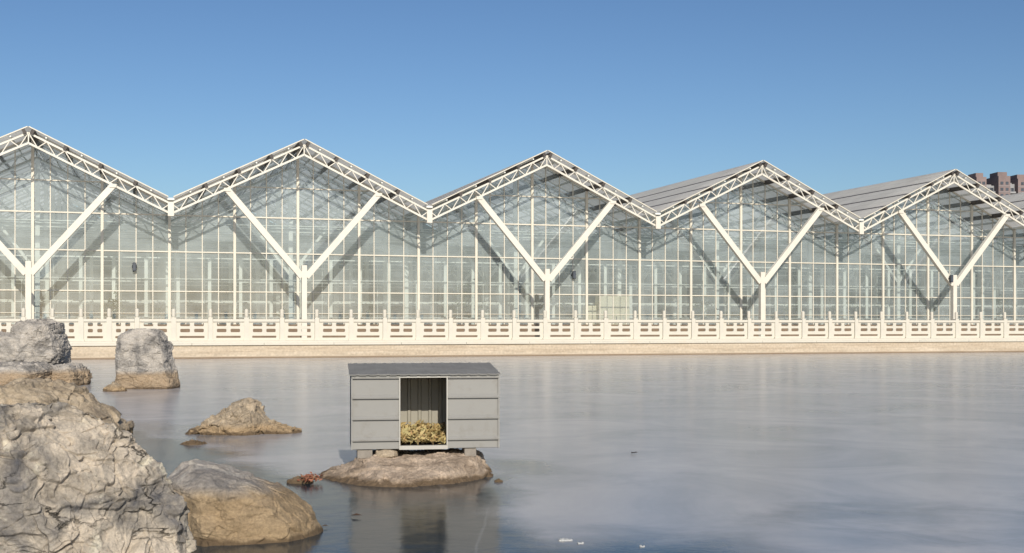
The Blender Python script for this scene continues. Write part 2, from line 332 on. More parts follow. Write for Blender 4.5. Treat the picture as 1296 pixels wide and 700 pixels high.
def leaves(name, pts, size, material, parent=None, flat=.5, seed=1, elong=1.8, curl=.25):
    rg = random.Random(seed); vs = []; fs = []; tone = []
    for p in pts:
        s = size * rg.uniform(.6, 1.35); az = rg.uniform(0, 6.283); ti = rg.gauss(0, flat); ro = rg.gauss(0, flat)
        M = Matrix.Rotation(az, 3, 'Z') @ Matrix.Rotation(ti, 3, 'X') @ Matrix.Rotation(ro, 3, 'Y')
        b = len(vs); e = s * elong
        for q in ((-e / 2, 0, 0), (-e * .1, -s / 2, s * curl), (e / 2, 0, s * curl * .6), (-e * .1, s / 2, s * curl)):
            vs.append(Vector(p) + M @ Vector(q))
        fs.append((b, b + 1, b + 2)); fs.append((b, b + 2, b + 3)); t = rg.random(); tone += [t] * 4
    me = bpy.data.meshes.new(name); me.from_pydata([tuple(v) for v in vs], [], fs)
    a = me.attributes.new('tone', 'FLOAT', 'POINT'); a.data.foreach_set('value', tone)
    me.materials.append(material)
    o = bpy.data.objects.new(name, me); COL.objects.link(o)
    if parent: o.parent = parent
    return o

# ------------------------------------------------------------------ world, sun, camera
EL, AZ = 29.0, -11.0                                    # light travels 11 degrees left of +Y, sun 29 degrees up behind the camera
w = bpy.data.worlds.new('World'); scene.world = w; w.use_nodes = True
wn = w.node_tree.nodes; wl = w.node_tree.links
bg = wn['Background']; sky = wn.new('ShaderNodeTexSky'); sky.sky_type = 'NISHITA'; sky.sun_disc = False
d = Vector((math.sin(R(AZ)) * math.cos(R(EL)), math.cos(R(AZ)) * math.cos(R(EL)), -math.sin(R(EL))))
to_sun = -d
sky.sun_elevation = R(EL); sky.sun_rotation = math.atan2(to_sun.x, to_sun.y)
sky.air_density = 1.0; sky.dust_density = .9; sky.ozone_density = 3.4; sky.altitude = 0
gm = wn.new('ShaderNodeGamma'); gm.inputs[1].default_value = 1.29; wl.new(sky.outputs[0], gm.inputs[0]); wl.new(gm.outputs[0], bg.inputs[0]); bg.inputs[1].default_value = .054
sl = bpy.data.lights.new('sun', 'SUN'); sl.energy = 4.3; sl.angle = R(.5); sl.color = (1, .92, .79)
so = bpy.data.objects.new('sun', sl); COL.objects.link(so); so.rotation_euler = d.to_track_quat('-Z', 'Y').to_euler(); so.location = (20, -40, 40)
cd = bpy.data.cameras.new('camera'); cam = bpy.data.objects.new('camera', cd); COL.objects.link(cam)
cam.location = (0, 0, EYE); cam.rotation_euler = (R(90), 0, 0); cd.sensor_width = 36; cd.lens = 36 * F / 1296; cd.shift_y = 62 / 1296
cd.clip_start = .1; cd.clip_end = 6000; scene.camera = cam
scene.view_settings.view_transform = 'Standard'; scene.view_settings.look = 'None'; scene.view_settings.exposure = 0; scene.view_settings.gamma = 1
scene.render.resolution_x = 1024; scene.render.resolution_y = 553
scene.cycles.max_bounces = 8; scene.cycles.transparent_max_bounces = 16

# ------------------------------------------------------------------ frame of the building
TH = math.atan2(.299, .954); P0 = (px(36, 56.1), 56.1, 0)
B = 12.8; GY = 2.5; DEPTH = 36.0; TZ = .78                # bay, glass wall set back, building depth, terrace level
NB = range(-1, 6)
ct, st = math.cos(TH), math.sin(TH)
def loc2w(x, y): return P0[0] + x * ct - y * st, P0[1] + x * st + y * ct
def img_to_s(xpix, yl):
    k = (xpix - CX) / F                                  # X = k Y
    # P0x + s ct - yl st = k (P0y + s st + yl ct)
    return (k * (P0[1] + yl * ct) - P0[0] + yl * st) / (ct - k * st)

# ---------- ground
g = MB(); 
def quad(mb, pts): mb.add(pts, [tuple(range(len(pts)))])
def wq(x0, x1, y0, y1, z): 
    return [(*loc2w(x0, y0), z), (*loc2w(x1, y0), z), (*loc2w(x1, y1), z), (*loc2w(x0, y1), z)]
quad(g, wq(-900, 1500, -4.0, 3500, TZ))
tag(g.build('ground', PAVE), kind='structure')
quad(g2 := MB(), wq(-26, 80, 2.6, 38, TZ + .006)); tag(g2.build('greenhouse_floor', plain('greenhouse_floor', (.27, .26, .24), .9, .3, .4)), kind='structure')

# ---------- ice
def ice():
    def axis(a, b, fine, lo, hi, g=1.13):
        v = list(np.arange(a, b + 1e-6, fine)); s = fine; x = v[-1]
        while x < hi: s *= g; x += s; v.append(min(x, hi))
        s = fine; x = v[0]; pre = []
        while x > lo: s *= g; x -= s; pre.append(max(x, lo))
        return np.array(pre[::-1] + v)
    X = axis(-7, 9, .07, -900, 1200); Y = axis(4, 24, .08, -900, 700)
    gx, gy = np.meshgrid(X, Y); P = np.stack([gx.ravel(), gy.ravel(), np.zeros(gx.size)], 1)
    # clip against the quay: points beyond the wall line are pushed back onto a line under the terrace
    n = np.array([-st, ct]); dd = (P[:, 0] - P0[0]) * n[0] + (P[:, 1] - P0[1]) * n[1]
    # clear patches: polygons traced on the ice in metres with soft edges
    def poly(pixels): return np.array([ground(*q) for q in pixels])
    def sdist(poly_, Q):
        m = len(poly_); inside = np.zeros(len(Q), bool); dm = np.full(len(Q), 1e9)
        for i in range(m):
            a, b = poly_[i], poly_[(i + 1) % m]; e = b - a; wv = Q - a
            t = np.clip((wv @ e) / (e @ e), 0, 1); dm = np.minimum(dm, np.linalg.norm(wv - t[:, None] * e, axis=1))
            c = ((a[1] <= Q[:, 1]) & (b[1] > Q[:, 1])) | ((b[1] <= Q[:, 1]) & (a[1] > Q[:, 1]))
            with np.errstate(divide='ignore', invalid='ignore'):
                xi = a[0] + (Q[:, 1] - a[1]) / (b[1] - a[1]) * e[0]
            inside ^= c & (Q[:, 0] < xi)
        return np.where(inside, dm, -dm)
    Q = P[:, :2]; k = np.zeros(len(Q))
    wob = fbm(P * .9, 4, 5) * .45
    near = (Q[:, 1] > 3) & (Q[:, 1] < 60) & (np.abs(Q[:, 0]) < 40)
    def blob(pixels, soft, val):
        nonlocal k
        s = sdist(poly(pixels), Q[near]) + wob[near]
        k[near] = np.maximum(k[near], val * np.clip(s / soft * .5 + .5, 0, 1))
    blob([(-40, 540), (120, 530), (200, 560), (290, 578), (350, 590), (420, 600), (640, 604), (650, 622), (600, 650), (640, 690), (900, 760), (300, 900), (-200, 900)], .5, 1.)
    blob([(600, 580), (700, 582), (720, 592), (700, 603), (600, 606)], .6, .62)
    blob([(640, 690), (760, 684), (900, 686), (960, 700), (900, 760), (600, 740)], .7, .5)
    blob([(60, 505), (200, 508), (330, 560), (230, 575), (120, 560)], 1.2, .35)
    blob([(930, 640), (1010, 634), (1060, 643), (1000, 652)], 1.2, .3)
    k += np.clip(fbm(P * np.array([.18, .45, 1]), 5, 9) - .05, 0, 1) * .55
    yy = Q[:, 1]; k += np.clip((11 - yy) / 9, 0, .25)
    nx, ny = len(X), len(Y)
    idx = np.arange(nx * ny).reshape(ny, nx)
    fa = np.stack([idx[:-1, :-1], idx[:-1, 1:], idx[1:, 1:], idx[1:, :-1]], -1).reshape(-1, 4)
    keep = (dd[fa] < 2.0).any(1) | (P[fa][:, :, 1] < 30).all(1); fa = fa[keep]
    me = bpy.data.meshes.new('ice'); me.from_pydata(P.tolist(), [], fa.tolist())
    a = me.attributes.new('clear', 'FLOAT', 'POINT'); a.data.foreach_set('value', k.astype(np.float32))
    me.materials.append(ICE)
    o = bpy.data.objects.new('lake_ice', me); COL.objects.link(o); tag(o, kind='structure')
ice()

# ---------- quay wall with coping
q = empty('quay_wall', P0, TH); tag(q, 'long low beige stone retaining wall rising from the ice under the balustrade', 'wall')
QY = -4.37
m = MB(); m.box(-60, 110, QY, QY + .6, -.6, .31); m.box(-60, 110, QY + .035, QY + .6, .313, .60); m.build('stone_facing', QUAY, q)
rg = random.Random(3)
m = MB(); x = -60
while x < 110:
    wd = 3.2; dx = rg.uniform(-.006, .006); m.box(x, x + wd - .012, QY - .05 + dx, QY + .7, .602, .70); x += wd
m.build('coping', MARBLE, q, bevel=.01)
m = MB(); m.box(-60, 110, QY + .02, QY + .68, .703, .80); m.build('plinth', MARBLE, q)

# ---------- balustrade
BY = -4.02
bal = empty('stone_balustrade', P0, TH); tag(bal, 'white carved stone balustrade along the far edge of the frozen lake', 'balustrade')
def post_mesh():
    m = MB(); m.box(-.10, .10, -.11, .11, .805, 1.86)
    m.box(-.14, .14, -.14, .14, .803, .88)
    prof = [(.07, 1.861), (.07, 1.89), (.085, 1.91), (.088, 2.02), (.088, 2.19), (.078, 2.235), (.04, 2.26), (.0, 2.265)]
    n = 10; vs = []; fs = []
    for r_, z in prof:
        for i in range(n): vs.append((r_ * math.cos(i * 2 * math.pi / n), r_ * math.sin(i * 2 * math.pi / n), z))
    for j in range(len(prof) - 1):
        for i in range(n): fs.append((j * n + i, j * n + (i + 1) % n, (j + 1) * n + (i + 1) % n, (j + 1) * n + i))
    m.add(vs, fs); return m
def rrect(x0, x1, z0, z1, r, cw=True, n=3):
    pts = []
    for cx_, cz, a0 in ((x1 - r, z1 - r, 0), (x0 + r, z1 - r, 90), (x0 + r, z0 + r, 180), (x1 - r, z0 + r, 270)):
        for i in range(n + 1):
            a = R(a0 + 90 * i / n); pts.append((cx_ + r * math.cos(a), cz + r * math.sin(a)))
    return pts
def panel_mesh(w_):
    """slab with two rows of slots and one long low slot, cut through"""
    cu = bpy.data.curves.new('c', 'CURVE'); cu.dimensions = '2D'; cu.fill_mode = 'BOTH'; cu.extrude = .035; cu.bevel_depth = .008
    def spl(pts):
        s = cu.splines.new('POLY'); s.points.add(len(pts) - 1); s.use_cyclic_u = True
        for p, c in zip(s.points, pts): p.co = (c[0], c[1], 0, 1)
    h = w_ / 2; z0, z1 = .81, 1.66
    spl([(-h, z0), (h, z0), (h, z1), (-h, z1)])
    e = .17; gap = .085
    for zz, hh in ((1.545, .085), (1.27, .085)):
        spl(rrect(-h + e, -gap, zz - hh, zz + hh, .05)); spl(rrect(gap, h - e, zz - hh, zz + hh, .05))
    spl(rrect(-h + e - .03, h - e + .03, .925, 1.035, .03))
    ob = bpy.data.objects.new('c', cu); COL.objects.link(ob)
    dg = bpy.context.evaluated_depsgraph_get(); me = bpy.data.meshes.new_from_object(ob.evaluated_get(dg))
    bpy.data.objects.remove(ob); bpy.data.curves.remove(cu)
    me.transform(Matrix.Rotation(R(90), 4, 'X')); me.materials.clear(); me.materials.append(MARBLE)
    bm = bmesh.new(); bm.from_mesh(me)
    def bx(x0, x1, y0, y1, za, zb):
        r_ = bmesh.ops.create_cube(bm, size=1)
        for v in r_['verts']: v.co = Vector(((x0 + x1) / 2 + v.co.x * (x1 - x0), (y0 + y1) / 2 + v.co.y * (y1 - y0), (za + zb) / 2 + v.co.z * (zb - za)))
    bx(-h, h, -.10, .10, 1.672, 1.79)         # hand rail
    bm.to_mesh(me); bm.free(); me.name = 'panel'; return me
s219, s173 = img_to_s(219.7, BY), img_to_s(173.4, BY)
xs = [s219 + 1.61 * i for i in range(0, 54)]
left = [s173 - 1.18 * i for i in range(0, 14)]
xs = left[::-1] + xs
post0 = None
for x in xs:
    if post0 is None: o = post0 = post_mesh().build('post', MARBLE, bal)
    else: o = post0.copy(); COL.objects.link(o)
    o.parent = bal; o.location = (x, BY, 0); o.rotation_euler = (0, 0, random.choice((0, 1, 2, 3)) * math.pi / 2)
cache = {}
for a, b in zip(xs[:-1], xs[1:]):
    k = round(b - a, 2)
    if k not in cache: cache[k] = panel_mesh(k - .225)
    o = bpy.data.objects.new('panel', cache[k]); COL.objects.link(o); o.parent = bal; o.location = ((a + b) / 2, BY + random.uniform(-.008, .008), 0)

# ---------- greenhouse
gh = empty('greenhouse', P0, TH); tag(gh, 'long white framed glass greenhouse with a row of gabled bays behind the balustrade', 'greenhouse')
H2 = B / 2; SL = 3.12 / 6.4
ZT, ZB = 10.5, 10.02            # top and bottom chord at the ridge
def zt(x): return ZT - abs(x) * SL
def zb(x): return ZB - abs(x) * SL
ZR = 10.74                      # underside of roof sheet at the ridge
def zr(x): return ZR - abs(x) * SL
sa = math.atan(SL)

def truss_mb(y, chord=.085, web=.042, inner=False, n=8):
    m = MB()
    for s in (-1, 1):
        x1 = H2 - .02
        m.bar((0, y, zt(0)), (s * x1, y, zt(x1)), chord, chord, (0, 1, 0)); m.bar((0, y, zb(0)), (s * x1, y, zb(x1)), chord * 1.1, chord * 1.1, (0, 1, 0))
        for i in range(n):
            a = x1 * i / n; b = x1 * (i + .5) / n; c = x1 * (i + 1) / n
            m.bar((s * a, y, zt(a)), (s * b, y, zb(b)), web, web); m.bar((s * b, y, zb(b)), (s * c, y, zt(c)), web, web)
    m.bar((0, y, zb(0)), (0, y, zt(0)), web * 1.3, web * 1.3)
    return m

def glass_bay():
    z0 = 1.555; root = MB(); hh = H2
    top = lambda x: zr(x) - .03
    root.add([(-hh, GY, z0), (hh, GY, z0), (hh, GY, top(hh)), (0, GY, top(0)), (-hh, GY, top(hh))], [(0, 1, 2, 3, 4)])
    gw = root.build('glass_wall', GLASS, gh)
    f = MB(); k = MB()
    for i in range(-8, 8):
        x = i * .8; big = (i % 4 == 0); w_ = .13 if big else .045
        (k if big else f).box(x - w_ / 2, x + w_ / 2, GY - .05 - (.06 if big else 0), GY - .004, z0 + .002, top(x) - w_ * .4)
    for z, t in ((EYE + 1.72, .055), (EYE + 3.71, .06), (EYE + 5.55, .065), (EYE + 7.1, .05), (EYE + .62, .03)):
        half = min(hh, (top(0) - z) / SL) if z > top(hh) else hh
        f.box(-half + .003, half - .003, GY - .062, GY - .006, z - t / 2, z + t / 2)
    for s in (-1, 1): f.bar((0, GY - .03, top(0) - .05), (s * hh, GY - .03, top(hh) - .05), .09, .07)
    bs = MB(); bs.box(-hh, hh, GY - .14, GY + .1, TZ, 1.55); bs.build('base_wall', BASEW, gw)
    f.build('glazing_frame', FRAME, gw); k.build('mullion_post_row', FRAME, gw)
    return gw

def roof_slope(s):
    y0, y1 = -.12, DEPTH; t = .07
    m = MB(); xr = H2 - .12; nx_, nz_ = math.sin(sa) * s, math.cos(sa)
    m.add([(0.0, y0, ZR + .05), (s * xr, y0, zr(xr) + .05), (s * xr, y1, zr(xr) + .05), (0.0, y1, ZR + .05)], [(0, 1, 2, 3)])
    ro = m.build('roof_slope', ROOF, gh)
    for fr_ in (.02, .25, .5, .75):
        x = fr_ * xr + .06; c = Vector((s * x, 0, zr(x) - (.066 if fr_ > .1 else .10)))
        b = MB(); b.bar(c + Vector((0, y0 - .05, 0)), c + Vector((0, y1, 0)), .15, .23, (nx_, 0, nz_)); b.build('vent_strip', DARK, ro)
    # light purlins and edge flashing
    b = MB()
    for fr_ in (.125, .375, .625, .875):
        x = fr_ * xr; c = Vector((s * x, 0, zr(x) - .055)); b.bar(c + Vector((0, y0 + .02, 0)), c + Vector((0, y1, 0)), .07, .10, (nx_, 0, nz_))
    b.build('purlin_set', INWHITE, ro)
    b = MB()
    b.bar((s * .03, y0 - .03, ZR + .03), (s * xr, y0 - .03, zr(xr) + .03), .05, .085)
    for yy in np.arange(1.2, DEPTH, 2.0):
        b.bar((s * .05, yy, ZR - .01), (s * xr, yy, zr(xr) - .01), .05, .06)
    b.build('rafter_set', FRAME, ro)
    return ro

def y_column():
    m = MB(); hw = .13
    m.box(-hw, hw, -.14, .14, TZ, EYE + 3.0)
    m.box(-hw - .1, hw + .1, -.24, .24, TZ, TZ + .04)
    tr = m.build('y_column', WHITE, gh, bevel=.012)
    for s in (-1, 1):
        a = MB(); p = Vector((s * .10, 0, EYE + 2.42)); q_ = Vector((s * 3.75, 0, zb(3.75) - .03))
        a.bar(p, q_, .30, .26, (0, 1, 0)); a.build('arm', WHITE, tr, bevel=.012)
        e = MB(); e.bar(q_ + Vector((-.16, 0, -.02)), q_ + Vector((.16, 0, -.02)), .16, .34, (0, 1, 0)); e.build('bracket', WHITE, tr)
    return tr

def interior(n):
    parts = []
    for y in (5.5, 11.5, 17.5, 23.5, 29.5):
        parts.append(truss_mb(y, .10, .05, n=7).build('interior_truss', INWHITE, gh))
        for x in (-H2, 0):
            c = MB(); c.box(x - .11, x + .11, y - .11, y + .11, TZ, zb(x) - .03); parts.append(c.build('interior_column', INWHITE, gh))
        c = MB()
        for s in (-1, 1): c.bar((0, y, 4.2), (s * 3.2, y, zb(3.2)), .14, .14)
        c.bar((-H2 + .12, y, 6.6), (H2 - .12, y, 6.6), .12, .10); parts.append(c.build('interior_brace', INWHITE, gh))
    fr = MB()
    for y in (4.9, 8.6, 14.6):
        for i in range(-4, 4): fr.box(i * 1.6 + .25 + .04 * y - .035, i * 1.6 + .55 + .035, y - .04, y + .04, TZ, 5.0 + 1.3 * (y > 10))
        for z in (1.9, 2.75, 3.9, 5.0): fr.box(-H2 + .01, H2 - .01, y - .05, y - .041, z, z + .06)
    parts.append(fr.build('interior_frame', INWHITE, gh))
    # shade screens drawn at eaves level
    sh = MB(); rg = random.Random(n + 40)
    for i, y in enumerate(np.arange(3.6, DEPTH - 1, 1.6)):
        wd = rg.uniform(.25, 1.0); sh.box(-H2 + .15, H2 - .15, y, y + wd, 6.72, 6.76)
    parts.append(sh.build('shade_screen', SHADE, gh))
    bw = MB(); bw.box(-H2, H2, DEPTH - .15, DEPTH - .05, TZ, zr(H2)); bw.add([(-H2, DEPTH - .1, zr(H2)), (H2, DEPTH - .1, zr(H2)), (0, DEPTH - .1, zr(0))], [(0, 1, 2)])
    parts.append(bw.build('rear_wall', BACKW, gh))
    return parts
def back_mat():
    m, n, l = mat('rear_wall_panels'); out = N(n, 'ShaderNodeOutputMaterial'); tc = N(n, 'ShaderNodeTexCoord'); b = N(n, 'ShaderNodeBsdfPrincipled', Roughness=.8)
    sp = N(n, 'ShaderNodeSeparateXYZ'); l.new(tc.outputs['Object'], sp.inputs[0]); cb = N(n, 'ShaderNodeCombineXYZ'); l.new(sp.outputs['X'], cb.inputs[0]); l.new(sp.outputs['Z'], cb.inputs[1])
    br = N(n, 'ShaderNodeTexBrick', Scale=1.); br.offset = 0; br.inputs['Brick Width'].default_value = 1.6; br.inputs['Row Height'].default_value = 2.0; br.inputs['Mortar Size'].default_value = .05
    br.inputs['Color1'].default_value = (.22, .28, .31, 1); br.inputs['Color2'].default_value = (.34, .39, .41, 1); br.inputs['Mortar'].default_value = (.55, .56, .52, 1)
    l.new(cb.outputs[0], br.inputs['Vector']); l.new(br.outputs[0], b.inputs['Base Color']); l.new(b.outputs[0], out.inputs[0]); return m
BACKW = back_mat()

first = {}
proto = [truss_mb(0).build('front_truss', WHITE, gh), glass_bay(), roof_slope(-1), roof_slope(1), y_column()]
m = MB(); m.box(H2 - .14, H2 + .14, -.14, .14, zb(H2) - .12, zt(H2) + .08); vp = m.build('valley_post', WHITE, gh); proto.append(vp)
m = MB(); m.box(H2 - .16, H2 + .16, -.1, DEPTH, zr(H2) - .06, zr(H2) + .04); proto.append(m.build('valley_gutter', INWHITE, gh))
proto += interior(0)
for n in NB:
    for p in proto:
        o = p if n == 0 else copy_tree(p, gh)
        o.location.x = n * B
m = MB(); x0 = -1 * B - H2; m.add([(x0, GY, TZ), (x0, DEPTH, TZ), (x0, DEPTH, zr(H2)), (x0, GY, zr(H2))], [(0, 1, 2, 3)]); m.build('end_wall', GLASS, gh)
m = MB(); x0 = 5 * B + H2; m.add([(x0, GY, TZ), (x0, DEPTH, TZ), (x0, DEPTH, zr(H2)), (x0, GY, zr(H2))], [(0, 1, 2, 3)]); m.build('end_wall', GLASS, gh)

# ---------- floodlights on the greenhouse
def floodlight(xp, yp, yl, label, wall=True):
    s = img_to_s(xp, yl); X, Y = loc2w(s, yl); z = pz(yp, Y)
    e = empty('floodlight', (X, Y, z), TH); tag(e, label, 'floodlight', 'dark floodlights on the greenhouse front')
    m = MB(); m.box(-.09, .09, -.14, -.02, -.26, .18); m.build('lamp_housing', LAMPM, e, bevel=.02)
    m = MB(); m.box(-.07, .07, -.16, -.142, -.22, .14); m.build('lens', BWIN, e)
    m = MB(); m.box(-.12, -.095, -.10, .10, -.04, .02); m.box(.095, .12, -.10, .10, -.04, .02); m.box(-.12, .12, .07, .10, -.06, .04); m.build('bracket', LAMPM, e)
floodlight(170, 337, GY - .12, 'dark floodlight on the glass halfway between the leftmost Y column and the first valley')
floodlight(726, 347, GY - .12, 'dark floodlight on the glass just right of the middle Y column fork')
floodlight(1203, 352, -.18, 'dark floodlight fixed at the fork of the rightmost Y column')

# ---------- things inside the greenhouse
def cabinet(xp0, xp1, ytop, yl, doors, label, name='door_cabinet'):
    s0, s1 = img_to_s(xp0, yl), img_to_s(xp1, yl); X, Y = loc2w((s0 + s1) / 2, yl); zt_ = pz(ytop, Y); h = (s1 - s0) / 2
    e = empty(name, (X, Y, TZ + .006), TH); tag(e, label, 'cabinet'); H = zt_ - TZ
    m = MB(); m.box(-h, h, .03, .7, 0, H); m.build('case', DOORM, e)
    for i in range(doors):
        a = -h + i * 2 * h / doors; dd_ = MB(); dd_.box(a + .02, a + 2 * h / doors - .02, -.01, .027, .06, H - .06); dr = dd_.build('door', DOORM, e, bevel=.006)
        hd = MB(); hd.box(a + .07 if i else a + 2 * h / doors - .11, a + .11 if i else a + 2 * h / doors - .07, -.05, -.013, H * .42, H * .52); hd.build('handle', LAMPM, dr)
cabinet(759, 797, 375, GY + 1.2, 2, 'tall cream double door cabinet inside the glass right of the middle Y column')
cabinet(743, 755, 387, GY + 1.6, 1, 'short cream cabinet inside the glass beside the tall double door one')
def shrub(s, yl, h, r_, label, mt, group, cat='plant', n=260, seed=0):
    X, Y = loc2w(s, yl); e = empty('indoor_plant', (X, Y, TZ + .006)); tag(e, label, cat, group); rg = random.Random(seed)
    st_ = MB(); tips = []
    for i in range(6):
        a = rg.uniform(0, 6.28); t = Vector((math.cos(a) * r_ * rg.uniform(.3, .8), math.sin(a) * r_ * .6, h * rg.uniform(.6, .95))); mid = t * .5 + Vector((0, 0, h * .1))
        st_.tube((0, 0, 0), mid, .03, .02, 5); st_.tube(mid, t, .02, .008, 5); tips += [mid, t]
    st_.build('stem', DARK, e)
    pts = []
    for i in range(n):
        c = rg.choice(tips); pts.append(c + Vector((rg.gauss(0, r_ * .28), rg.gauss(0, r_ * .28), rg.gauss(0, h * .13))))
    leaves('foliage', [p for p in pts if p.z > .05], .11, mt, e, .8, seed)
rg = random.Random(11)
for i in range(34):
    s = -8 + i * 2.05 + rg.uniform(-.6, .6); yl = rg.uniform(4, 11); h = rg.uniform(.9, 3.0)
    if 26 < s < 33: yl = max(yl, 6)
    if i % 3 == 2: shrub(s, 3.4, rg.uniform(.7, 1.1), .5, 'low dry brown plant just inside the greenhouse glass', DRYL, 'dry plants behind the glass', n=160, seed=i)
    else: shrub(s, yl, h, h * .38, 'dim green leafy plant growing deeper inside the greenhouse', GREENL, 'green plants inside the greenhouse', seed=i)

# ---------- apartment block far behind
def apartments():
    Y = 600.; x0 = px(1236, Y); e = empty('apartment_block', (x0, Y, TZ), R(6)); tag(e, 'tall red and grey apartment block far behind the right end of the roofs', 'building')
    secs = [(0, 5.2, 0, 75, BRICKR), (5.2, 11, 3, 71, BGREY), (11, 17.2, -1, 75.5, BRICKR), (17.2, 21.8, 3, 72, BGREY), (21.8, 30, 0, 74.5, BRICKR), (30, 36, 3, 71, BGREY), (36, 44, 0, 75, BRICKR)]
    for a, b, yy, H, mt in secs:
        m = MB(); m.box(a, b - .02, yy, yy + 16, 0, H); m.box(a + .6, b - .7, yy + 2, yy + 10, H + .01, H + 2.2 if mt is BRICKR else H + .8)
        wl_ = m.build('wall_section', mt, e)
        wi = MB(); sl_ = MB()
        for f_ in range(9, 24):
            z = f_ * 3.05 + 1
            if z + 2 > H: break
            if mt is BGREY:
                wi.box(a + .5, b - .6, yy - .08, yy - .02, z, z + 1.9); sl_.box(a + .1, b - .1, yy - 1.3, yy - .085, z - .9, z - .05)
                sl_.box((a + b) / 2 - .12, (a + b) / 2 + .12, yy - .2, yy - .085, z, z + 1.9)
            else:
                for c in ((a * .72 + b * .28), (a * .28 + b * .72)): wi.box(c - .75, c + .75, yy - .08, yy - .02, z, z + 1.5)
                sl_.box(a - .05, b + .03, yy - .15, yy - .1, z - .75, z - .55)
        wi.build('window_row', BWIN, wl_); sl_.build('balcony_row' if mt is BGREY else 'floor_band', BGREY, wl_)
apartments()

# ------------------------------------------------------------------ rocks
def cube_sphere(n):
    t = np.tan(np.linspace(-math.pi / 4, math.pi / 4, n)); V = []; Fc = []; off = 0
    a, b = np.meshgrid(t, t); one = np.ones_like(a)
    for s in (1, -1):
        for (i, j, k) in ((0, 1, 2), (1, 2, 0), (2, 0, 1)):
            c = [None] * 3; c[i] = a if s > 0 else -a; c[j] = b; c[k] = one * s
            V.append(np.stack([x.ravel() for x in c], 1)); idx = np.arange(n * n).reshape(n, n) + off
            Fc.append(np.stack([idx[:-1, :-1], idx[:-1, 1:], idx[1:, 1:], idx[1:, :-1]], -1).reshape(-1, 4)); off += n * n
    V = np.concatenate(V); V /= np.linalg.norm(V, axis=1)[:, None]; return V, np.concatenate(Fc)

